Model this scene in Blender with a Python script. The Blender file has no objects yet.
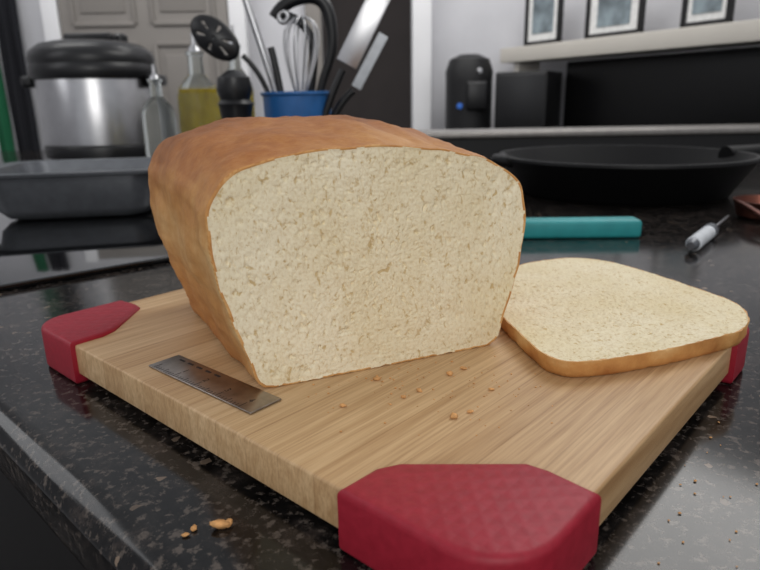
import bpy, bmesh, math, random
from mathutils import Vector, Matrix, noise
random.seed(7)
C=bpy.context.scene.collection
MM=0.001
# ---------------------------------------------------------------- materials
def newmat(name):
    m=bpy.data.materials.new(name); m.use_nodes=True
    nt=m.node_tree; b=nt.nodes['Principled BSDF']
    return m,nt,b
def srgb(r,g,b):
    def c(x):
        x/=255.0
        return x/12.92 if x<=0.04045 else ((x+0.055)/1.055)**2.4
    return (c(r),c(g),c(b),1)
def N(nt,t,**k):
    n=nt.nodes.new(t)
    for a,v in k.items():
        if a in n.inputs.keys(): n.inputs[a].default_value=v
        else: setattr(n,a,v)
    return n
def ramp(nt,stops,src=None):
    r=nt.nodes.new('ShaderNodeValToRGB')
    e=r.color_ramp.elements
    while len(e)<len(stops): e.new(0.5)
    for i,(p,c) in enumerate(stops):
        e[i].position=p; e[i].color=c
    if src: nt.links.new(src,r.inputs[0])
    return r
def coords(nt,scale=(1,1,1),rot=(0,0,0)):
    tc=nt.nodes.new('ShaderNodeTexCoord'); mp=nt.nodes.new('ShaderNodeMapping')
    mp.inputs['Scale'].default_value=scale; mp.inputs['Rotation'].default_value=rot
    nt.links.new(tc.outputs['Object'],mp.inputs[0])
    return mp.outputs[0]
def bump(nt,b,h,strength=0.3,dist=0.001,prev=None):
    n=nt.nodes.new('ShaderNodeBump'); n.inputs['Strength'].default_value=strength
    n.inputs['Distance'].default_value=dist
    nt.links.new(h,n.inputs['Height'])
    if prev: nt.links.new(prev,n.inputs['Normal'])
    nt.links.new(n.outputs[0],b.inputs['Normal'])
    return n.outputs[0]
def plain(name,col,rough=0.5,metal=0,nscale=60,var=0.08,bs=0.05,spec=0.5,coat=0):
    m,nt,b=newmat(name)
    co=coords(nt)
    nz=N(nt,'ShaderNodeTexNoise',Scale=nscale,Detail=4.0); nt.links.new(co,nz.inputs[0])
    c=col
    lo=tuple(x*(1-var) for x in c[:3])+(1,); hi=tuple(min(1,x*(1+var)) for x in c[:3])+(1,)
    r=ramp(nt,[(0.35,lo),(0.65,hi)],nz.outputs[0])
    nt.links.new(r.outputs[0],b.inputs['Base Color'])
    b.inputs['Roughness'].default_value=rough; b.inputs['Metallic'].default_value=metal
    b.inputs['Specular IOR Level'].default_value=spec
    b.inputs['Coat Weight'].default_value=coat
    if bs: bump(nt,b,nz.outputs[0],bs,0.001)
    return m
def mixc(nt,fac,a,b_,mode='MIX'):
    n=nt.nodes.new('ShaderNodeMix'); n.data_type='RGBA'; n.blend_type=mode
    def s(sock,v):
        if hasattr(v,'is_linked'): nt.links.new(v,sock)
        else: sock.default_value=v
    s(n.inputs[0],fac); s(n.inputs[6],a); s(n.inputs[7],b_)
    return n.outputs[2]
def mathn(nt,op,a,b_):
    n=nt.nodes.new('ShaderNodeMath'); n.operation=op
    for i,v in enumerate((a,b_)):
        if hasattr(v,'is_linked'): nt.links.new(v,n.inputs[i])
        else: n.inputs[i].default_value=v
    return n.outputs[0]

# crumb of bread : irregular soft pores at three scales
def m_crumb():
    m,nt,b=newmat('bread_crumb')
    co=coords(nt,(1,1,0.70))
    n1=N(nt,'ShaderNodeTexNoise',Scale=900.0,Detail=3.0,Roughness=0.6); nt.links.new(co,n1.inputs[0])
    n2=N(nt,'ShaderNodeTexNoise',Scale=430.0,Detail=3.0,Roughness=0.55,Distortion=0.6); nt.links.new(co,n2.inputs[0])
    n3=N(nt,'ShaderNodeTexNoise',Scale=190.0,Detail=2.0,Roughness=0.5,Distortion=0.8); nt.links.new(co,n3.inputs[0])
    r1=ramp(nt,[(0.36,(0.65,0.65,0.65,1)),(0.52,(1,1,1,1))],n1.outputs[0])
    r2=ramp(nt,[(0.30,(0.0,0.0,0.0,1)),(0.42,(1,1,1,1))],n2.outputs[0])
    r3=ramp(nt,[(0.27,(0.0,0.0,0.0,1)),(0.33,(1,1,1,1))],n3.outputs[0])
    mu=mathn(nt,'MULTIPLY',r1.outputs[0],r2.outputs[0]); mu2=mathn(nt,'MULTIPLY',mu,r3.outputs[0])
    big=N(nt,'ShaderNodeTexNoise',Scale=26.0,Detail=3.0); nt.links.new(co,big.inputs[0])
    base=ramp(nt,[(0.3,srgb(236,221,184)),(0.7,srgb(246,235,206))],big.outputs[0])
    col=mixc(nt,mu2,srgb(210,184,136),base.outputs[0])
    nt.links.new(col,b.inputs['Base Color'])
    b.inputs['Roughness'].default_value=0.9; b.inputs['Specular IOR Level'].default_value=0.12
    bump(nt,b,mu2,0.4,0.0005)
    return m
def m_crust(name,stops,bs=0.25):
    m,nt,b=newmat(name)
    co=coords(nt)
    n1=N(nt,'ShaderNodeTexNoise',Scale=22.0,Detail=6.0,Roughness=0.6); nt.links.new(co,n1.inputs[0])
    n2=N(nt,'ShaderNodeTexNoise',Scale=130.0,Detail=6.0,Roughness=0.7); nt.links.new(co,n2.inputs[0])
    at=N(nt,'ShaderNodeAttribute',attribute_name='toast_and_light')
    a=N(nt,'ShaderNodeMath',operation='MULTIPLY_ADD'); a.inputs[1].default_value=0.50; nt.links.new(n1.outputs[0],a.inputs[0]); nt.links.new(at.outputs['Fac'],a.inputs[2])
    c=N(nt,'ShaderNodeMath',operation='MULTIPLY_ADD'); c.inputs[1].default_value=0.42; nt.links.new(n2.outputs[0],c.inputs[0]); nt.links.new(a.outputs[0],c.inputs[2])
    s=N(nt,'ShaderNodeMath',operation='SUBTRACT'); s.inputs[1].default_value=0.24; nt.links.new(c.outputs[0],s.inputs[0])
    r=ramp(nt,stops,s.outputs[0])
    nt.links.new(r.outputs[0],b.inputs['Base Color'])
    b.inputs['Roughness'].default_value=0.55; b.inputs['Specular IOR Level'].default_value=0.3
    n3=N(nt,'ShaderNodeTexNoise',Scale=480.0,Detail=3.0); nt.links.new(co,n3.inputs[0])
    p=bump(nt,b,n2.outputs[0],bs,0.002)
    bump(nt,b,n3.outputs[0],0.25,0.0006,p)
    return m
CRUMB=m_crumb()
CRUST=m_crust('bread_crust',[(0.12,srgb(228,188,130)),(0.36,srgb(206,150,88)),(0.62,srgb(170,108,56)),(0.92,srgb(112,64,32))],0.3)
# bamboo (local x = across strips, y = along grain)
def m_bamboo():
    m,nt,b=newmat('bamboo')
    co=coords(nt)
    sx=N(nt,'ShaderNodeSeparateXYZ'); nt.links.new(co,sx.inputs[0])
    d=N(nt,'ShaderNodeMath',operation='MULTIPLY'); d.inputs[1].default_value=1/0.019; nt.links.new(sx.outputs[0],d.inputs[0])
    fl=N(nt,'ShaderNodeMath',operation='FLOOR'); nt.links.new(d.outputs[0],fl.inputs[0])
    wn=N(nt,'ShaderNodeTexWhiteNoise',noise_dimensions='1D'); nt.links.new(fl.outputs[0],wn.inputs['W'])
    strip=ramp(nt,[(0,srgb(194,160,118)),(0.5,srgb(205,173,131)),(1,srgb(214,184,143))],wn.outputs['Value'])
    fr=N(nt,'ShaderNodeMath',operation='FRACT'); nt.links.new(d.outputs[0],fr.inputs[0])
    seam=ramp(nt,[(0,(0.72,0.66,0.6,1)),(0.035,(1,1,1,1))],fr.outputs[0])
    co2=coords(nt,(900,22,300))
    g=N(nt,'ShaderNodeTexNoise',Scale=1.0,Detail=4.0,Roughness=0.6); nt.links.new(co2,g.inputs[0])
    gr=ramp(nt,[(0.3,(0.76,0.69,0.62,1)),(0.62,(1.04,1.03,1.02,1))],g.outputs[0])
    co3=coords(nt,(260,9,100))
    g2=N(nt,'ShaderNodeTexNoise',Scale=1.0,Detail=2.0); nt.links.new(co3,g2.inputs[0])
    gr2=ramp(nt,[(0.3,(0.82,0.76,0.69,1)),(0.6,(1,1,1,1))],g2.outputs[0])
    a=mixc(nt,1.0,strip.outputs[0],gr.outputs[0],'MULTIPLY')
    a=mixc(nt,1.0,a,seam.outputs[0],'MULTIPLY')
    a=mixc(nt,1.0,a,gr2.outputs[0],'MULTIPLY')
    nt.links.new(a,b.inputs['Base Color'])
    b.inputs['Roughness'].default_value=0.45; b.inputs['Specular IOR Level'].default_value=0.4
    bump(nt,b,g.outputs[0],0.12,0.0005)
    return m
BAMBOO=m_bamboo()
def m_granite():
    m,nt,b=newmat('black_granite')
    co=coords(nt)
    n1=N(nt,'ShaderNodeTexNoise',Scale=55.0,Detail=9.0,Roughness=0.8); nt.links.new(co,n1.inputs[0])
    v=N(nt,'ShaderNodeTexVoronoi',Scale=330.0); nt.links.new(co,v.inputs[0])
    n2=N(nt,'ShaderNodeTexNoise',Scale=230.0,Detail=5.0,Roughness=0.7); nt.links.new(co,n2.inputs[0])
    base=ramp(nt,[(0.42,srgb(8,8,9)),(0.52,srgb(22,21,21)),(0.62,srgb(50,44,41)),(0.76,srgb(96,86,78))],n1.outputs[0])
    sp=ramp(nt,[(0.54,(0,0,0,1)),(0.62,(1,1,1,1))],n2.outputs[0])
    a=mixc(nt,sp.outputs[0],base.outputs[0],srgb(84,76,70))
    sp2=ramp(nt,[(0.92,(0,0,0,1)),(0.97,(1,1,1,1))],v.outputs['Color'])
    a=mixc(nt,sp2.outputs[0],a,srgb(132,114,98))
    nt.links.new(a,b.inputs['Base Color'])
    b.inputs['Roughness'].default_value=0.13; b.inputs['Specular IOR Level'].default_value=0.4
    return m
GRANITE=m_granite()
def m_silicone():
    m,nt,b=newmat('red_silicone')
    co=coords(nt,(1,1,1),(0,0,0.78))
    ch=N(nt,'ShaderNodeTexWave',Scale=55.0); nt.links.new(co,ch.inputs[0])
    ch2=N(nt,'ShaderNodeTexWave',Scale=55.0,bands_direction='Y'); nt.links.new(co,ch2.inputs[0])
    mx=N(nt,'ShaderNodeMath',operation='MAXIMUM'); nt.links.new(ch.outputs['Fac'],mx.inputs[0]); nt.links.new(ch2.outputs['Fac'],mx.inputs[1])
    geo=N(nt,'ShaderNodeNewGeometry'); sn_=N(nt,'ShaderNodeSeparateXYZ'); nt.links.new(geo.outputs['True Normal'],sn_.inputs[0])
    gt=N(nt,'ShaderNodeMath',operation='GREATER_THAN'); gt.inputs[1].default_value=0.9; nt.links.new(sn_.outputs[2],gt.inputs[0])
    mt=N(nt,'ShaderNodeMath',operation='MULTIPLY'); nt.links.new(mx.outputs[0],mt.inputs[0]); nt.links.new(gt.outputs[0],mt.inputs[1])
    nz=N(nt,'ShaderNodeTexNoise',Scale=300.0,Detail=3.0); nt.links.new(co,nz.inputs[0])
    r=ramp(nt,[(0.3,srgb(146,25,42)),(0.7,srgb(160,32,50))],nz.outputs[0])
    nt.links.new(r.outputs[0],b.inputs['Base Color'])
    b.inputs['Roughness'].default_value=0.5; b.inputs['Specular IOR Level'].default_value=0.4
    p=bump(nt,b,mt.outputs[0],0.22,0.0006)
    bump(nt,b,nz.outputs[0],0.08,0.0003,p)
    return m
SILI=m_silicone()
STEEL=plain('brushed_steel',srgb(190,190,192),0.28,1,nscale=30,var=0.05,bs=0.02)
STEELD=plain('etched_ruler_steel',srgb(156,148,142),0.3,1,nscale=120,var=0.2,bs=0.04)
BLACKP=plain('black_plastic',srgb(20,20,22),0.35)
BLACKM=plain('black_matte',srgb(18,18,20),0.55)
IRON=plain('cast_iron',srgb(13,13,14),0.5,0.0,nscale=200,bs=0.2,spec=0.25)
NONST=plain('grey_nonstick',srgb(104,107,112),0.38,0.45,nscale=100,bs=0.03)
GLASSB=plain('black_ceramic_glass',srgb(8,8,9),0.06,bs=0,coat=0.5)
SCREEN=plain('screen_black',srgb(9,9,10),0.35,bs=0,spec=0.3)
BLUE=plain('blue_enamel',srgb(46,104,166),0.3)
TEAL=plain('teal_silicone',srgb(44,150,152),0.5)
WHITEP=plain('white_plastic',srgb(214,218,222),0.35)
COPPER=plain('copper_metal',srgb(120,76,64),0.35,1)
ENGR=plain('engraving_dark',srgb(30,24,22),0.6)
WALL=plain('wall_paint',srgb(204,204,208),0.9,nscale=8,var=0.03,bs=0.02)
WALLD=plain('hall_shade',srgb(72,66,64),0.9,nscale=8,var=0.05)  # dark colour stands in for the unlit hallway
TRIM=plain('white_trim_paint',srgb(230,230,232),0.5,nscale=8,var=0.02)
SHELF=plain('shelf_paint',srgb(202,197,188),0.5,nscale=8,var=0.02)
DOORM=plain('grey_door_paint',srgb(132,127,122),0.55,nscale=8,var=0.03)
FLOORM=plain('floor_dark_tile',srgb(52,48,46),0.5,nscale=12,var=0.2)
CAB=plain('cabinet_dark',srgb(14,13,13),0.5)
LEDGE=plain('ledge_metal',srgb(150,146,142),0.35,0.6,bs=0)
GREEN=plain('green_cloth',srgb(22,96,62),0.9,nscale=200,bs=0.2)
DARKC=plain('dark_cloth',srgb(18,19,26),0.9,nscale=200,bs=0.2)
PAPER=plain('white_mat_board',srgb(230,230,228),0.8)
PHOTO1=plain('landscape_print',srgb(120,132,138),0.5,nscale=14,var=0.5,bs=0)
OILM,nt,b=newmat('olive_oil'); b.inputs['Transmission Weight'].default_value=0.45; b.inputs['Roughness'].default_value=0.1
nz=N(nt,'ShaderNodeTexNoise',Scale=6.0); r=ramp(nt,[(0.3,srgb(180,152,26)),(0.7,srgb(202,180,44))],nz.outputs[0]); nt.links.new(r.outputs[0],b.inputs['Base Color'])
GLASS,nt,b=newmat('clear_glass'); b.inputs['Transmission Weight'].default_value=0.95; b.inputs['Roughness'].default_value=0.03; b.inputs['IOR'].default_value=1.12
nz=N(nt,'ShaderNodeTexNoise',Scale=6.0); r=ramp(nt,[(0.3,srgb(225,232,230)),(0.7,srgb(240,245,244))],nz.outputs[0]); nt.links.new(r.outputs[0],b.inputs['Base Color'])
BLED,nt,b=newmat('blue_indicator'); b.inputs['Base Color'].default_value=srgb(40,90,180); b.inputs['Emission Color'].default_value=(0.1,0.35,1,1); b.inputs['Emission Strength'].default_value=0.12

# ---------------------------------------------------------------- mesh helpers
def mesh(name,verts,faces,mats,mi=None,smooth=True,parent=None,loc=None,rot=None):
    me=bpy.data.meshes.new(name); me.from_pydata([tuple(v) for v in verts],[],faces); me.update()
    for m in (mats if isinstance(mats,(list,tuple)) else [mats]): me.materials.append(m)
    if mi:
        for p,i in zip(me.polygons,mi): p.material_index=i
    for p in me.polygons: p.use_smooth=smooth
    o=bpy.data.objects.new(name,me); C.objects.link(o)
    if parent: o.parent=parent
    if loc is not None: o.location=loc
    if rot is not None: o.rotation_euler=rot
    return o
def fromBM(name,bm,mats,smooth=True,parent=None,loc=None,rot=None):
    bmesh.ops.recalc_face_normals(bm,faces=bm.faces[:])
    me=bpy.data.meshes.new(name); bm.to_mesh(me); bm.free()
    for m in (mats if isinstance(mats,(list,tuple)) else [mats]): me.materials.append(m)
    for p in me.polygons: p.use_smooth=smooth
    o=bpy.data.objects.new(name,me); C.objects.link(o)
    if parent: o.parent=parent
    if loc is not None: o.location=loc
    if rot is not None: o.rotation_euler=rot
    return o
def autosmooth(o,ang=40):
    me=o.data
    me.update()
    try:
        me.set_sharp_from_angle(angle=math.radians(ang))
    except Exception: pass
def box(name,cx,cy,cz,sx,sy,sz,mat,bev=0.0,parent=None,rz=0,seg=3,rot=None):
    bm=bmesh.new(); bmesh.ops.create_cube(bm,size=1)
    for v in bm.verts: v.co=Vector((v.co.x*sx,v.co.y*sy,v.co.z*sz))
    if bev: bmesh.ops.bevel(bm,geom=bm.edges[:],offset=bev,segments=seg,profile=0.5,affect='EDGES')
    o=fromBM(name,bm,mat,smooth=bool(bev),parent=parent,loc=(cx,cy,cz),rot=rot or (0,0,rz))
    autosmooth(o)
    return o
def prism(name,pts,z0,z1,mat,bev=0.0,parent=None,seg=3,loc=None,rot=None,taper=0):
    bm=bmesh.new()
    vs=[bm.verts.new((x,y,z0)) for x,y in pts]
    f=bm.faces.new(vs)
    r=bmesh.ops.extrude_face_region(bm,geom=[f])
    for e in r['geom']:
        if isinstance(e,bmesh.types.BMVert): e.co.z=z1
    bmesh.ops.recalc_face_normals(bm,faces=bm.faces[:])
    if bev:
        ed=[e for e in bm.edges if (abs(e.verts[0].co.z-e.verts[1].co.z)<1e-9)]
        bmesh.ops.bevel(bm,geom=ed,offset=bev,segments=seg,profile=0.5,affect='EDGES')
    o=fromBM(name,bm,mat,smooth=bool(bev),parent=parent,loc=loc,rot=rot); autosmooth(o)
    return o
def lathe(name,prof,mat,seg=64,parent=None,loc=None,rot=None,mi=None,ang=35):
    V=[];F=[];M=[]
    for r,z in prof:
        for k in range(seg):
            a=2*math.pi*k/seg; V.append((r*math.cos(a),r*math.sin(a),z))
    for i in range(len(prof)-1):
        for k in range(seg):
            F.append((i*seg+k,i*seg+(k+1)%seg,(i+1)*seg+(k+1)%seg,(i+1)*seg+k)); M.append(mi[i] if mi else 0)
    o=mesh(name,V,F,mat,M,True,parent,loc,rot)
    bm=bmesh.new(); bm.from_mesh(o.data); bmesh.ops.remove_doubles(bm,verts=bm.verts[:],dist=1e-6)
    bmesh.ops.recalc_face_normals(bm,faces=bm.faces[:]); bm.to_mesh(o.data); bm.free()
    autosmooth(o,ang)
    return o
def tube(name,pts,r,mat,parent=None,radii=None,cyclic=False):
    cu=bpy.data.curves.new(name,'CURVE'); cu.dimensions='3D'; cu.bevel_depth=r; cu.bevel_resolution=5; cu.use_fill_caps=True
    s=cu.splines.new('NURBS'); s.points.add(len(pts)-1)
    for i,p in enumerate(pts):
        s.points[i].co=(*p,1); s.points[i].radius=radii[i] if radii else 1
    s.order_u=min(4,len(pts)); s.use_endpoint_u=not cyclic; s.use_cyclic_u=cyclic; s.resolution_u=10
    o=bpy.data.objects.new(name,cu)
    C.objects.link(o)
    dg=bpy.context.evaluated_depsgraph_get()
    me=bpy.data.meshes.new_from_object(o.evaluated_get(dg)); me.name=name
    bpy.data.objects.remove(o)
    me.materials.clear(); me.materials.append(mat)
    for p in me.polygons: p.use_smooth=True
    o=bpy.data.objects.new(name,me); C.objects.link(o)
    if parent: o.parent=parent
    return o
def empty(name,loc=(0,0,0),rot=(0,0,0)):
    e=bpy.data.objects.new(name,None); e.empty_display_size=0.02; e.location=loc; e.rotation_euler=rot; C.objects.link(e); return e
def catmull(P,n,closed=True):
    out=[];L=len(P)
    for i in range(L):
        p0,p1,p2,p3=[Vector(P[(i+j)%L]) for j in (-1,0,1,2)]
        for k in range(n):
            t=k/n
            out.append(0.5*((2*p1)+(-p0+p2)*t+(2*p0-5*p1+4*p2-p3)*t*t+(-p0+3*p1-3*p2+p3)*t**3))
    return out
def resample(P,n):
    P=[Vector(p) for p in P]; Q=P+[P[0]]
    d=[0]
    for i in range(len(P)): d.append(d[-1]+(Q[i+1]-Q[i]).length)
    out=[];j=0
    for k in range(n):
        s=d[-1]*k/n
        while d[j+1]<s: j+=1
        t=(s-d[j])/max(1e-9,d[j+1]-d[j]); out.append(Q[j].lerp(Q[j+1],t))
    return out
def pore(p,big=1.0):
    # p in mm ; returns depth in mm ; irregular pockets
    d=0
    f=noise.noise(p*0.42+Vector((1,2,.5)))+0.5*noise.noise(p*0.95+Vector((8,2,.5)))
    if f<-0.34: d+=big*2.2*min(0.45,(-0.34-f))
    f=noise.noise(p*0.85+Vector((31,7,2)))+0.4*noise.noise(p*1.7+Vector((8,2,.5)))
    if f<-0.30: d+=1.2*min(0.4,(-0.30-f))
    w=Vector(p)+2.0*Vector((noise.noise(p*0.3),noise.noise(p*0.3+Vector((9,3,1))),0))
    f=noise.voronoi(w*0.11+Vector((3,17,2)))[0][0]
    if f<0.15: d+=big*1.5*(1-f/0.15)**0.5
    return d

# ---------------------------------------------------------------- LOAF
def build_loaf():
    face=[(0,1.2),(-5,12),(-9,25),(-13,38),(-16,50),(-18,66),(-17,80),(-10,91),(1,96),(22,100),(43,101.5),(66,101),(91,98),(113,92),(127,84),(133,73),(134,57),(130,34),(123,12),(117,0.8),(99,0),(65,0),(40,0),(16,0)]
    e=Vector((0.914,0.405,0)); n=Vector((-0.405,0.914,0)); a0=Vector((-51,250,0))
    NN=480
    out=resample([ (v.x,max(0,v.y)) for v in catmull(face,16)],NN)
    out=[Vector((p.x+0.8*noise.noise(Vector((p.x,p.y,0))*0.09),max(0,p.y+(0.9*noise.noise(Vector((p.x,p.y,5))*0.08) if p.y>3 else 0.9*abs(noise.noise(Vector((p.x,0,1))*0.2)))))) for p in out]
    cen=Vector((58,50))
    V=[];F=[];MI=[];T=[]
    def toW(u,z,o): return (a0+e*u+n*o+Vector((0,0,z)))*MM
    offs=[0,1.2,3,5,8,11,15,19,23,28,33,38,43,48,54,60,66,72,78,84,90,96,102,107,112,117,121,125,129,132,135,137.5,139.5,141.5,143,144.2,145,145.5]
    LEN=145.5
    def hs(o):
        t=o/LEN
        return 1+0.125*math.sin(min(1,t*1.25)*math.pi*0.62)*(1-0.25*t)
    for o in offs:
        q=max(0,(o-116)/(LEN-116)); k=(max(0,1-q**2.6))**(1/2.6); k=0.55+0.45*k
        for p in out:
            u,z=p.x,p.y
            if u<58: u-=13*(o/LEN)*(1-max(0,u)/58)
            top=max(0,min(1,(z-55)/45))
            z=z*(1+(hs(o)-1)*top)
            if z>1: 
                u=cen.x+(u-cen.x)*(0.35+0.65*k if z<8 else 0.3+0.7*k); z=cen.y+(z-cen.y)*k if z>cen.y else z+(cen.y-z)*(1-k)*0.5
            else:
                u=cen.x+(u-cen.x)*(0.35+0.65*k); z=z+(cen.y-z)*(1-k)*0.5
            P3=Vector((u,o,z))
            nn=(noise.noise(P3*0.035)*2.8+noise.noise(P3*0.10)*1.2+noise.noise(P3*0.25)*0.4)*min(1,o/8)
            dirv=Vector((p.x-cen.x,p.y-cen.y)).normalized()
            if p.y>2:
                u+=dirv.x*nn; z+=dirv.y*nn
            V.append(toW(u,max(0,z),o))
            t=0.0
            t+=0.28*max(0,min(1,(p.y-50)/45))
            t+=0.14*min(1,o/30)
            t+=0.20*max(0,1-p.y/45)*min(1,o/15)
            t+=0.12*max(0,(p.y-60)/40)*min(1,max(0,(o-60)/50))
            if p.y>80: t-=0.12*math.exp(-((u-75)/32)**2)*math.exp(-((o-25)/30)**2)  # highlight on the crown, painted in as paler crust
            if 20<p.y<85 and p.x<20: t-=0.12*math.exp(-((p.y-62)/22)**2)
            T.append(t)
    R=len(offs)
    for i in range(R-1):
        for k in range(NN):
            F.append((i*NN+k,i*NN+(k+1)%NN,(i+1)*NN+(k+1)%NN,(i+1)*NN+k)); MI.append(0)
    F.append(tuple(range((R-1)*NN,R*NN))); MI.append(0)
    S=[1.0,0.993,0.984]+[0.974-0.974*j/130 for j in range(1,130)]
    base=len(V)
    for j,s in enumerate(S):
        for k,p in enumerate(out):
            q=cen+(p-cen)*s
            d=0
            if j>=2 and s>0.03:
                d=pore(Vector((q.x*1.2,q.y*0.8,0)))
                d+=0.5*noise.noise(Vector((q.x,q.y,3))*0.12)+0.25*noise.noise(Vector((q.x,q.y,3))*0.7)
                d*=min(1,(j-1)/2)
            elif j==1: d=-0.3+0.5*noise.noise(Vector((q.x,q.y,8))*0.6)
            V.append(toW(q.x,max(0.0,q.y),d if j else 0))
            T.append(0.12+0.2*noise.noise(Vector((q.x,q.y,0))*0.1))
    for j in range(len(S)-1):
        for k in range(NN):
            a=base+j*NN+k; b=base+j*NN+(k+1)%NN; c=base+(j+1)*NN+(k+1)%NN; d=base+(j+1)*NN+k
            F.append((d,c,b,a)); MI.append(0 if j<1 or (j<2 and noise.noise(Vector((k*0.08,0,0)))>-0.1) else 1)
    F.append(tuple(reversed([base+(len(S)-1)*NN+k for k in range(NN)]))); MI.append(1)
    o=mesh('bread_loaf',V,F,[CRUST,CRUMB],MI)
    at=o.data.attributes.new('toast_and_light','FLOAT','POINT'); at.data.foreach_set('value',T)
    bm=bmesh.new(); bm.from_mesh(o.data); bmesh.ops.remove_doubles(bm,verts=bm.verts[:],dist=1e-6)
    bmesh.ops.recalc_face_normals(bm,faces=bm.faces[:]); bm.to_mesh(o.data); bm.free()
    return o
build_loaf()
# ---------------------------------------------------------------- SLICE
def build_slice():
    P=[(67,350),(75,382),(91,416),(114,433),(140,440),(160,428),(176,398),(190,359),(197,332),(192,310),(181,293),(166,283),(129,266),(93,255),(79,256),(72,268),(68,292),(64,322)]
    NN=360
    out=resample([(v.x,v.y) for v in catmull(P,14)],NN)
    cen=Vector((130,335)); V=[];F=[];MI=[];T=[]
    TH=8.8
    side=[(0.0,0.960,0.02),(0.6,0.978,0.0),(2.5,0.990,0),(5,0.997,0),(7.9,1.0,0),(8.8,1.0,0)]
    for z,s,_ in side:
        for k,p in enumerate(out):
            q=cen+(p-cen)*s
            nz=noise.noise(Vector((p.x,p.y,z*2))*0.12)*0.9+noise.noise(Vector((p.x,p.y,z*2))*0.4)*0.4
            dv=(p-cen).normalized(); q=q+dv*nz
            V.append(Vector((q.x,q.y,z))*MM); T.append(0.14+0.3*noise.noise(Vector((p.x,p.y,z))*0.06)+0.1*(1-z/9))  # last term paints shade low on the crust side
    for i in range(len(side)-1):
        for k in range(NN):
            F.append((i*NN+k,i*NN+(k+1)%NN,(i+1)*NN+(k+1)%NN,(i+1)*NN+k)); MI.append(0)
    S=[0.990,0.984]+[0.975*(1-j/124) for j in range(1,124)]
    prev=(len(side)-1)*NN
    for j,s in enumerate(S):
        b=len(V)
        for p in out:
            q=cen+(p-cen)*s
            d=0
            if j==0: d=0.4*noise.noise(Vector((q.x,q.y,3))*0.5)
            if j>0 and s>0.03: d=pore(Vector((q.x,q.y,40)),0.8)+0.7*noise.noise(Vector((q.x,q.y,3))*0.08)+0.4*noise.noise(Vector((q.x,q.y,3))*0.4)
            V.append(Vector((q.x,q.y,TH-d))*MM); T.append(0.1)
        for k in range(NN):
            F.append((prev+k,prev+(k+1)%NN,b+(k+1)%NN,b+k)); MI.append(0 if j==0 else 1)
        prev=b
    F.append(tuple(prev+k for k in range(NN))); MI.append(1)
    F.append(tuple(reversed(range(NN)))); MI.append(1)
    o=mesh('bread_slice',V,F,[CRUST,CRUMB],MI)
    at=o.data.attributes.new('toast_and_light','FLOAT','POINT'); at.data.foreach_set('value',T)
    autosmooth(o,60)
build_slice()

# ---------------------------------------------------------------- CUTTING BOARD
Lh=Vector((-0.7443,0.6679)); Nn=Vector((33,134))
board=empty('cutting_board')
ang=math.atan2(-Lh.y,-Lh.x)   # local +x = -Lh
board.location=(Nn.x*MM,Nn.y*MM,0); board.rotation_euler=(0,0,ang)
A=308;B=256
def lp(a,b): return (-a*MM,b*MM)
def rc(cx,cy,sx,sy,r,n=8):
    pts=[]
    for i in range(n+1):
        t=math.pi/2*i/n
        pts.append((cx+sx*r*(1-math.sin(t)),cy+sy*r*(1-math.cos(t))))
    return pts
ch=34
pts=[]
pts+= rc(0,0,1,1,ch)+rc(A,0,-1,1,ch)+rc(A,B,-1,-1,ch)+rc(0,B,1,-1,ch)
def order(pts,c):
    return sorted(pts,key=lambda p: math.atan2(p[1]-c[1],p[0]-c[0]))
pts=order(pts,(A/2,B/2))
prism('bamboo_panel',[lp(*p) for p in pts],-0.0165,0,BAMBOO,bev=0.0012,parent=board)
def cap(name,ca,cb,sa,sb,ka=1.0,kb=1.0,r=24):
    P=[(62,-2.5),(61,16),(57,24),(24,54),(16,55),(-2.5,53)]
    P=[(p[0]*(ka if p[0]>0 else 1),p[1]*(kb if p[1]>0 else 1)) for p in P]
    arc=[]
    for i in range(9):
        t=math.pi/2*i/8
        arc.append((-2.5+r*(1-math.cos(t)),-2.5+r*(1-math.sin(t))))
    P=P+arc
    P=[(ca+sa*x,cb+sb*y) for x,y in P]
    c=(ca+sa*22,cb+sb*22)
    P=order(P,c)
    o=prism(name,[lp(*p) for p in P],-0.0222,0.0022,SILI,bev=0.0028,parent=board,seg=4)
cap('corner_grip_near',0,0,1,1,1,0.93)
cap('corner_grip_left',A,0,-1,1,0.80,0.98,r=18)
cap('corner_grip_right',0,B,1,-1,0.8,0.8)
cap('corner_grip_far',A,B,-1,-1,0.8,0.8)

# ---------------------------------------------------------------- RULER
rul=empty('steel_ruler',( -0.07625,0.258,0.0))
d=Vector((57,-49)); ra=math.atan2(d.y,d.x); rul.rotation_euler=(0,0,ra)
box('blade',0,0,0.0007,0.0765,0.0165,0.0010,STEELD,0.0003,parent=rul)
for i in range(33):
    x=-0.034+i*0.0020
    L=0.0045 if i%8==0 else (0.003 if i%4==0 else 0.0018)
    box('tick_%d'%i,x,-0.0078+L/2,0.00122,0.0003,L,0.00012,ENGR,parent=rul)
def txt(name,s,size,loc,parent,mat,rot=(0,0,0)):
    cu=bpy.data.curves.new(name,'FONT'); cu.body=s; cu.size=size; cu.extrude=0.00005; cu.align_x='CENTER'
    o=bpy.data.objects.new(name,cu); C.objects.link(o); o.parent=parent; o.location=loc; o.rotation_euler=rot
    cu.materials.append(mat); return o
for i in range(4):
    txt('digit_%d'%i,str(i+1),0.0045,(-0.018+i*0.016,-0.0025,0.0012),rul,ENGR)
for i in range(5):
    box('etch_%d'%i,-0.03+i*0.007,0.005,0.00122,0.004,0.0012,0.00012,ENGR,parent=rul)

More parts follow.
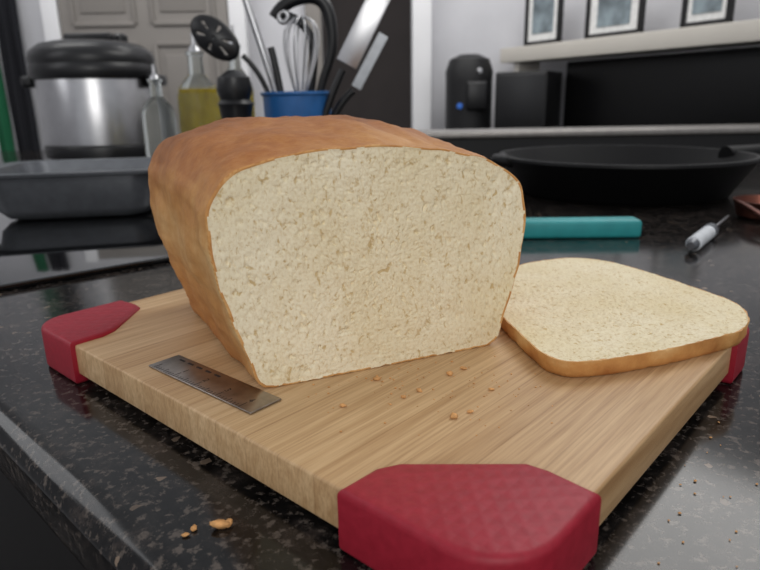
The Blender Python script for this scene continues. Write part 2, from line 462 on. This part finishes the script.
# ---------------------------------------------------------------- CRUMBS
def crumbs(name,lst,mat):
    bm=bmesh.new()
    for x,y,z,r in lst:
        q=bmesh.ops.create_icosphere(bm,subdivisions=2,radius=r)
        sc=Vector((random.uniform(.8,1.4),random.uniform(.7,1.2),random.uniform(.5,.8)))
        off=random.uniform(0,100)
        for v in q['verts']:
            c=v.co; k=1+0.5*noise.noise(c/r*1.1+Vector((off,0,0)))
            v.co=Vector((x+c.x*sc.x*k,y+c.y*sc.y*k,z+max(-0.6*r,c.z*sc.z*k)+0.55*r))
    fromBM(name,bm,mat)
CR2=plain('crumb_golden',srgb(210,156,98),0.8,nscale=400,var=0.25,bs=0.3)
L=[]
for i in range(110):
    x=random.gauss(24,24); y=random.gauss(250,20)
    t=(x+51)/106; lim=250+47*t-4
    if y>lim: y=lim-random.uniform(0,14)
    if y<195: continue
    L.append((x*MM,y*MM,0,random.choice([0.2,0.25,0.3,0.35,0.45])*MM))
for x,y,r in [(16,246,1.3),(31,262,1.5),(38,268,1.2),(-16,233,1.2),(28,222,1.5),(35,226,1.1),(47,246,1.0),(-2,258,1.3),(9,240,1.0)]:
    L.append((x*MM,y*MM,0,r*MM))
crumbs('bread_crumbs',L,CR2)
L=[(-0.0570,0.187,-0.022,0.0026),(-0.0545,0.1882,-0.022,0.0018),(-0.066,0.186,-0.022,0.0013),(-0.068,0.183,-0.022,0.0010)]
for i in range(120):
    x=random.uniform(0.085,0.22); y=random.uniform(0.12,0.26)
    if (y-0.134)>(x-0.033)*1.1-0.006: continue
    L.append((x,y,-0.022,random.uniform(0.2,0.5)*MM))
crumbs('counter_crumbs',L,CR2)

# ---------------------------------------------------------------- COUNTER
cpts=[(-1183,1225),(329,-224),(1300,-224),(1300,1500),(-100,1500),(-100,2150),(-1500,2150)]
prism('kitchen_counter',[(x*MM,y*MM) for x,y in cpts],-0.062,-0.0222,GRANITE,bev=0.014,seg=8)
ck=[(-1140,1235),(345,-185),(1260,-185),(1260,1470),(-130,1470),(-130,2110),(-1450,2110)]
prism('base_cabinet',[(x*MM,y*MM) for x,y in ck],-0.93,-0.0621,CAB)
led=empty('raised_bar_ledge')
box('riser',0.60,1.475,0.005,1.36,0.03,0.054,BLACKM,parent=led)
box('top',0.60,1.52,0.0410,1.40,0.14,0.015,LEDGE,0.004,parent=led)
u1=Vector((0.77,0.64)); u2=Vector((-0.64,0.77)); o0=Vector((-0.303,0.483))
q=[o0+u1*(-0.16),o0+u1*0.60,o0+u1*0.60+u2*0.52,o0+u1*(-0.16)+u2*0.52]
prism('glass_cooktop',[tuple(v) for v in q],-0.0221,-0.0165,GLASSB,bev=0.002)

# ---------------------------------------------------------------- BAKING PAN (grey)
def rrect(hx,hy,r,n=6):
    P=[]
    for cx,cy,a0_ in [(hx-r,hy-r,0),(-hx+r,hy-r,90),(-hx+r,-hy+r,180),(hx-r,-hy+r,270)]:
        for i in range(n+1):
            a=math.radians(a0_+90*i/n); P.append((cx+r*math.cos(a),cy+r*math.sin(a)))
    return P
def loft(name,secs,mat,parent=None,loc=None,rot=None,capbot=True,captop=False):
    V=[];F=[]; n=len(secs[0][0])
    for pts_,z in secs:
        for x,y in pts_: V.append((x,y,z))
    for i in range(len(secs)-1):
        for k in range(n): F.append((i*n+k,i*n+(k+1)%n,(i+1)*n+(k+1)%n,(i+1)*n+k))
    if capbot: F.append(tuple(reversed(range(n))))
    if captop: F.append(tuple(range((len(secs)-1)*n,len(secs)*n)))
    o=mesh(name,V,F,mat,None,True,parent,loc,rot)
    autosmooth(o,40); return o
s=[(rrect(.072,.062,.02),0),(rrect(.084,.074,.026),.003),(rrect(.094,.082,.03),.014),(rrect(.101,.088,.030),.054),(rrect(.122,.104,.034),.0565),(rrect(.123,.105,.034),.0600),(rrect(.100,.087,.029),.0600),(rrect(.088,.076,.026),.010),(rrect(.06,.05,.02),.006)]
loft('baking_pan',s,NONST,loc=(-0.390,0.850,-0.0163),rot=(0,0,math.radians(10)),captop=True)

# ---------------------------------------------------------------- PRESSURE COOKER
pc=empty('electric_pressure_cooker',(-0.775,1.83,-0.0221))
lathe('base_ring',[(0,0),(.135,0),(.150,.006),(.153,.03),(.150,.038)],BLACKP,parent=pc)
lathe('steel_body',[(.148,.036),(.151,.04),(.151,.205),(.149,.212)],STEEL,parent=pc)
lathe('collar',[(.149,.206),(.160,.210),(.164,.222),(.164,.240),(.158,.250),(.150,.252)],BLACKP,parent=pc)
lathe('lid',[(.160,.248),(.162,.262),(.155,.280),(.130,.298),(.095,.306),(.0,.308)],BLACKP,parent=pc)
box('lid_handle',0,0,.318,.13,.035,.022,BLACKP,.008,parent=pc)
lathe('steam_valve',[(0,.30),(.02,.30),(.02,.325),(.012,.332),(0,.332)],BLACKP,parent=pc,loc=(.06,.06,0))
for sx in (-1,1): box('side_handle_%s'%('left' if sx<0 else 'right'),sx*.168,0,.205,.03,.10,.03,BLACKP,.008,parent=pc)
box('control_panel',-.150,.01,.11,.012,.10,.12,BLACKP,.004,parent=pc,rz=.25)

# ---------------------------------------------------------------- BOTTLES
def bottle(name,x,y,r,h,liquid,hl):
    e=empty(name,(x,y,-0.0221))
    lathe('glass_body',[(0,0.001),(r*.9,0.001),(r,.008),(r,h*.60),(r*.85,h*.68),(r*.36,h*.78),(r*.33,h*.92),(r*.42,h*.925),(r*.42,h*.95),(r*.3,h*.95)],GLASS,parent=e,seg=40)
    if liquid: lathe('oil',[(0,.004),(r*.86,.004),(r*.93,.012),(r*.93,hl),(0,hl)],OILM,parent=e,seg=40)
    lathe('pourer',[(0,h*.945),(r*.30,h*.945),(r*.25,h*.98),(r*.12,h*1.0),(r*.10,h*1.09),(0,h*1.09)],STEEL,parent=e,seg=24)
bottle('oil_bottle',-0.368,1.36,.043,.255,True,.17)
bottle('oil_bottle.001',-0.318,1.50,.038,.28,True,.17)
bottle('glass_cruet',-0.448,1.34,.034,.20,False,0)

# ---------------------------------------------------------------- UTENSIL CROCK
DX=0.014
cx,cy=-0.128,1.06
lathe('utensil_crock',[(0,0),(.046,0),(.050,.006),(.055,.150),(.0585,.1535),(.0575,.157),(.052,.155),(.047,.01),(0,.008)],BLUE,loc=(cx,cy,-0.0221))
wh=empty('whisk',(DX,-.004,0))
tube('handle',[(-0.137,1.05,-0.005),(-0.135,1.05,0.115)],.006,STEEL,parent=wh)
for k in range(5):
    a=math.pi*k/5; dx,dy=math.cos(a)*.030,math.sin(a)*.026
    pts_=[(-.135,1.05,.11),(-.134+dx*.5,1.05+dy*.5,.15),(-.130+dx,1.05+dy,.20),(-.128+dx*.9,1.05+dy*.9,.235),(-.127,1.05,.25),(-.128-dx*.9,1.05-dy*.9,.235),(-.130-dx,1.05-dy,.20),(-.134-dx*.5,1.05-dy*.5,.15),(-.135,1.05,.11)]
    tube('wire_%d'%k,pts_,.0013,STEEL,parent=wh)
ss=empty('slotted_spoon',(DX,0,0))
tube('handle',[(-.158,1.05,.0),(-.176,1.05,.13),(-.195,1.048,.165),(-.222,1.045,.19)],.0042,BLACKP,parent=ss)
V=[];F=[]
RN,SN=8,36
for i in range(RN+1):
    rr=i/RN
    for k in range(SN):
        a=2*math.pi*k/SN; V.append((.025*rr*math.cos(a),.010*(rr*rr)-.010,.042*rr*math.sin(a)))
for i in range(RN):
    for k in range(SN):
        if i in (3,4,5) and k%6 in (0,): continue
        F.append((i*SN+k,i*SN+(k+1)%SN,(i+1)*SN+(k+1)%SN,(i+1)*SN+k))
o=mesh('bowl',V,F,BLACKP,parent=ss,loc=(-.262,1.045,.216),rot=(0,math.radians(-50),0))
md=o.modifiers.new('s','SOLIDIFY'); md.thickness=.002
tg=empty('kitchen_tongs',(DX,0.022,0))
tube('arm_outer',[(-.130,1.07,-.005),(-.118,1.07,.12),(-.088,1.07,.18),(-.082,1.07,.22),(-.09,1.07,.275),(-.125,1.07,.285),(-.165,1.07,.268),(-.178,1.07,.25)],.0085,BLACKP,parent=tg,radii=[.6,.7,.9,1,1.3,1.3,1.2,.9])
tube('arm_inner',[(-.145,1.07,.0),(-.128,1.07,.12),(-.105,1.07,.2),(-.125,1.07,.245),(-.165,1.07,.255)],.007,BLACKP,parent=tg)
tube('pivot_ring',[(-.160,1.066,.262),(-.172,1.066,.250),(-.162,1.066,.238),(-.150,1.066,.250)],.004,STEEL,parent=tg,cyclic=True)
tr=empty('steel_turner',(DX-.004,0,-.004))
tube('handle',[(-.12,1.03,.0),(-.10,1.03,.10),(-.062,1.03,.17)],.006,BLACKP,parent=tr)
ta=math.atan2(.055,.10)
box('blade',-.028,1.03,.228,.034,.003,.115,STEEL,.001,parent=tr,rot=(0,ta,0))
t2=empty('cheese_slicer',(DX-.006,0,0))
tube('handle',[(-.11,1.045,.0),(-.09,1.045,.10),(-.045,1.045,.135)],.006,BLACKP,parent=t2)
box('blade',-.018,1.045,.178,.016,.003,.09,WHITEP,.001,parent=t2,rot=(0,math.radians(30),0))
t3=empty('silicone_spatula',(DX,0,0))
tube('handle',[(-.15,1.08,.0),(-.175,1.08,.14),(-.215,1.08,.26),(-.235,1.08,.34)],.006,STEEL,parent=t3)
t4=empty('serving_spoon',(DX,0,0))
tube('handle',[(-.15,1.03,.0),(-.162,1.03,.14),(-.175,1.03,.20)],.0055,BLACKP,parent=t4)
lathe('pepper_mill',[(0,0),(.030,0),(.031,.01),(.024,.05),(.020,.10),(.025,.135),(.027,.14),(.022,.146),(.027,.16),(.024,.178),(.010,.188),(0,.190)],BLACKP,loc=(-.215,1.0,-0.0221))

# ---------------------------------------------------------------- SKILLET
sk=empty('cast_iron_skillet',(0.372,0.975,-0.0221))
lathe('pan',[(0,0),(.145,0),(.152,.004),(.180,.050),(.185,.054),(.184,.058),(.178,.058),(.148,.008),(0,.006)],IRON,parent=sk,seg=96)
tube('handle',[(.17,.02,.048),(.21,.03,.052),(.27,.045,.054),(.34,.06,.056)],.014,IRON,parent=sk,radii=[1.2,.9,.9,1.0])
tube('helper_handle',[(-.17,-.03,.050),(-.200,-.025,.052),(-.200,.02,.052),(-.17,.03,.050)],.008,IRON,parent=sk)

# ---------------------------------------------------------------- TEAL SCRAPER
ds=empty('dough_scraper',(0.176,0.655,-0.0221),(0,0,math.radians(-2)))
box('handle',0,0,.0095,.193,.026,.019,TEAL,.004,parent=ds)
box('blade',0,.030,.0095,.16,.04,.0015,STEEL,.0004,parent=ds)
# ---------------------------------------------------------------- THERMOMETER
th_=empty('probe_thermometer',(0.313,0.600,-0.0145),(0,0,math.radians(52)))
def hcyl(name,x0,x1,r,mat,parent,r2=None):
    return lathe(name,[(0,0),(r*.85,0),(r,r*.15),(r2 or r,(x1-x0)-r*.15),((r2 or r)*.85,x1-x0),(0,x1-x0)],mat,seg=32,parent=parent,loc=(x0,0,0),rot=(0,math.pi/2,0))
hcyl('barrel',-.03,.035,.007,WHITEP,th_)
hcyl('cap',.035,.048,.0075,NONST,th_)
hcyl('tip',-.040,-.03,.004,NONST,th_,.006)
hcyl('probe',.048,.14,.0018,STEEL,th_)
mc=empty('measuring_cup',(0.462,0.735,-0.0221))
lathe('cup',[(0,0),(.030,0),(.036,.004),(.040,.020),(.041,.022),(.039,.022),(.034,.005),(0,.003)],COPPER,parent=mc,seg=48)
tube('handle',[(-.04,0,.020),(-.050,-.05,.020),(-.058,-.10,.014),(-.055,-.13,.004)],.003,COPPER,parent=mc)

# ---------------------------------------------------------------- ROOM
ZF=-0.93; ZC=1.50
def wallseg(name,x0,y0,x1,y1,z0,z1,mat,t=0.08):
    dx,dy=x1-x0,y1-y0; L_=math.hypot(dx,dy); a=math.atan2(dy,dx)
    nx,ny=-dy/L_,dx/L_
    return box(name,(x0+x1)/2+nx*t/2,(y0+y1)/2+ny*t/2,(z0+z1)/2,L_,t,z1-z0,mat,rz=a)
fl=box('floor',0.3,1.4,ZF-0.02,5.6,6.4,0.04,FLOORM)
wallseg('wall_back',-2.1,3.1,-0.25,3.1,ZF,ZC,WALL)
wallseg('wall_back_right',0.25,3.1,0.72,3.1,ZF,ZC,WALL)
wallseg('wall_hall',-0.8,4.3,0.9,4.3,ZF,ZC,WALLD)
wallseg('wall_left',-2.1,-1.6,-2.1,3.1,ZF,ZC,WALL)
wx,wy=0.71,3.10; wd=Vector((0.5,-0.866))
wallseg('wall_right',wx,wy,wx+wd.x*5,wy+wd.y*5,ZF,ZC,WALL)
box('trim_1',0.207,3.06,0.285,0.085,0.14,2.43,TRIM,.006)
box('trim_2',-0.28,3.08,0.285,0.07,0.06,2.43,DOORM,.006)
dr=empty('door_1',(-1.02,3.02,0)); 
box('slab',0,0,0.10,0.74,0.04,2.06,DOORM,.003,parent=dr)
for i,(zz,hh) in enumerate([(-0.55,0.55),(0.10,0.55),(0.72,0.52)]):
    for sx in (-1,1):
        for (ax,az,w,h) in [(0,hh/2,.27,.02),(0,-hh/2,.27,.02),(-.135,0,.02,hh),(.135,0,.02,hh)]:
            box('moulding',sx*.175+ax,-.022,zz+az,w,.016,h,DOORM,.004,parent=dr)
        box('panel_%d'%i,sx*.175,-.020,zz,.20,.012,hh-.09,DOORM,.005,parent=dr)
box('frame_left',-.41,0.0,.10,.07,.06,2.12,TRIM,.004,parent=dr)
box('frame_right',.41,0.0,.10,.07,.06,2.12,TRIM,.004,parent=dr)
def cloth(name,x0,x1,y,z0,z1,mat):
    V=[];F=[];nx,nz_=40,30
    for j in range(nz_+1):
        for i in range(nx+1):
            t=i/nx
            V.append((x0+(x1-x0)*t,y+.012*math.sin(t*(x1-x0)*130)+.004*math.sin(j*.7+t*5),z0+(z1-z0)*j/nz_))
    for j in range(nz_):
        for i in range(nx): F.append((j*(nx+1)+i,j*(nx+1)+i+1,(j+1)*(nx+1)+i+1,(j+1)*(nx+1)+i))
    o=mesh(name,V,F,mat); md=o.modifiers.new('s','SOLIDIFY'); md.thickness=.006
    return o
# curtains fall to the floor
cloth('green_curtain',-1.79,-1.73,3.06,ZF,1.3,GREEN)
cloth('dark_curtain',-1.70,-1.60,3.05,ZF,1.3,DARKC)
sa=math.atan2(wd.y,wd.x); sn=Vector((-0.866,-0.5))
def onwall(k,off):
    p=Vector((0.58,2.95))+wd*k+sn*off; return p
ZS=0.300
p=onwall(1.2,-0.08)
sh=empty('wall_shelf')
box('board',p.x,p.y,ZS,2.5,.16,.062,SHELF,.003,parent=sh,rz=sa)
for k in (0.0,2.2):
    p=onwall(k+.03,-0.09); box('bracket_%d'%int(k),p.x,p.y,ZS-.068,.03,.13,.075,SHELF,.004,parent=sh,rz=sa)
def frame(name,k0,k1,h):
    k=(k0+k1)/2; w=(k1-k0); p=onwall(k,-0.05)
    e=empty(name,(p.x,p.y,ZS+.031),(0,0,sa))
    t=.018
    box('rail_bottom',0,0,t/2,w,.02,t,BLACKM,.002,parent=e); box('rail_top',0,0,h-t/2,w,.02,t,BLACKM,.002,parent=e)
    box('stile_left',-w/2+t/2,0,h/2,t,.02,h,BLACKM,.002,parent=e); box('stile_right',w/2-t/2,0,h/2,t,.02,h,BLACKM,.002,parent=e)
    box('mat_board',0,.002,h/2,w-.02,.008,h-.02,PAPER,parent=e)
    box('print',0,-.003,h/2,w*.58,.004,h*.62,PHOTO1,parent=e)
frame('picture_frame',.055,.262,.25); frame('picture_frame.001',.395,.655,.21); frame('picture_frame.002',.81,.985,.22)
p=onwall(.80,-.10); tv=empty('television',(p.x,p.y,0),(0,0,sa))
box('screen',0,0,.085,1.06,.03,.33,SCREEN,.004,parent=tv); box('bezel',0,.012,.085,1.08,.03,.35,BLACKP,.004,parent=tv)
box('stand',0,.01,-.090,.30,.08,.03,BLACKP,.004,parent=tv)
p=onwall(1.25,-.0); box('media_console',p.x,p.y,-.5185,2.3,.24,.821,CAB,.004,rz=sa)
# speaker tower and computer case
sp=empty('tower_speaker',(.40,2.86,-.93))
lathe('body',[(0,0),(.10,0),(.10,.01),(.10,1.12),(.102,1.16),(.085,1.21),(.04,1.23),(0,1.23)],BLACKM,parent=sp,seg=40)
for i in range(3):
    lathe('knob_%d'%i,[(0,0),(.012,0),(.012,.012),(0,.014)],BLED if i<2 else STEEL,parent=sp,seg=20,loc=(-.05+.04*i,-.085-.008*(i==1),1.02+.07*i),rot=(math.pi/2,0,0))
box('mesh_pocket',0.02,-.10,1.06,.09,.03,.12,BLACKP,.012,parent=sp)
p=onwall(.16,-.02)
cc=empty('computer_case',(p.x-.03,p.y-.02,-.108),(0,0,sa+.5))
box('shell',0,0,.165,.22,.22,.33,BLACKM,.006,parent=cc); box('front_panel',0,-.111,.165,.20,.006,.31,BLACKP,.003,parent=cc)
box('side_strip',-.112,0,.165,.004,.19,.30,NONST,.001,parent=cc)

# ---------------------------------------------------------------- LIGHT
w=bpy.data.worlds.new('World'); bpy.context.scene.world=w; w.use_nodes=True
bg=w.node_tree.nodes['Background']; bg.inputs[0].default_value=(0.93,0.95,1.0,1); bg.inputs[1].default_value=0.50
def area(name,loc,target,sx,sy,power,col):
    l=bpy.data.lights.new(name,'AREA'); l.shape='RECTANGLE'; l.size=sx; l.size_y=sy; l.energy=power; l.color=col
    o=bpy.data.objects.new(name,l); C.objects.link(o); o.location=loc
    o.rotation_euler=(Vector(target)-Vector(loc)).to_track_quat('-Z','Y').to_euler(); return o
area('window_light',(0.9,1.3,1.40),(0,0.4,0),0.9,0.9,12,(1,0.98,0.95))
area('front_fill',(0.2,-1.5,0.9),(0,0.3,0.05),1.1,0.9,12,(1,0.985,0.95))  # unseen fill added behind the camera to brighten the cut face
area('left_fill',(-1.7,0.6,0.9),(0,0.4,0),0.8,0.8,4,(0.97,0.98,1))  # weak fill added from the left; no window opens there
area('background_fill',(0.2,2.2,1.40),(0.5,3.2,0.2),1.2,0.6,13,(1,0.98,0.95))  # unseen fill added to lift the dark background
area('door_wall_fill',(-1.2,2.0,1.40),(-1.3,3.1,0.3),0.8,0.6,8,(1,0.99,0.97))  # unseen fill aimed at the door and left back wall

# ---------------------------------------------------------------- CAMERA
cam=bpy.data.cameras.new('camera'); co=bpy.data.objects.new('camera',cam); C.objects.link(co)
f=630.0; cam.sensor_width=36; cam.lens=f/760*36
th=math.atan(185/f)
R=Matrix.Rotation(math.pi/2-th,4,'X')@Matrix.Rotation(math.radians(-1.0),4,'Z')
co.matrix_world=Matrix.Translation((0,0,0.12))@R
cam.clip_start=0.01
cam.dof.use_dof=True; cam.dof.focus_distance=0.275; cam.dof.aperture_fstop=15
bpy.context.scene.camera=co
bpy.context.scene.view_settings.view_transform='Standard'
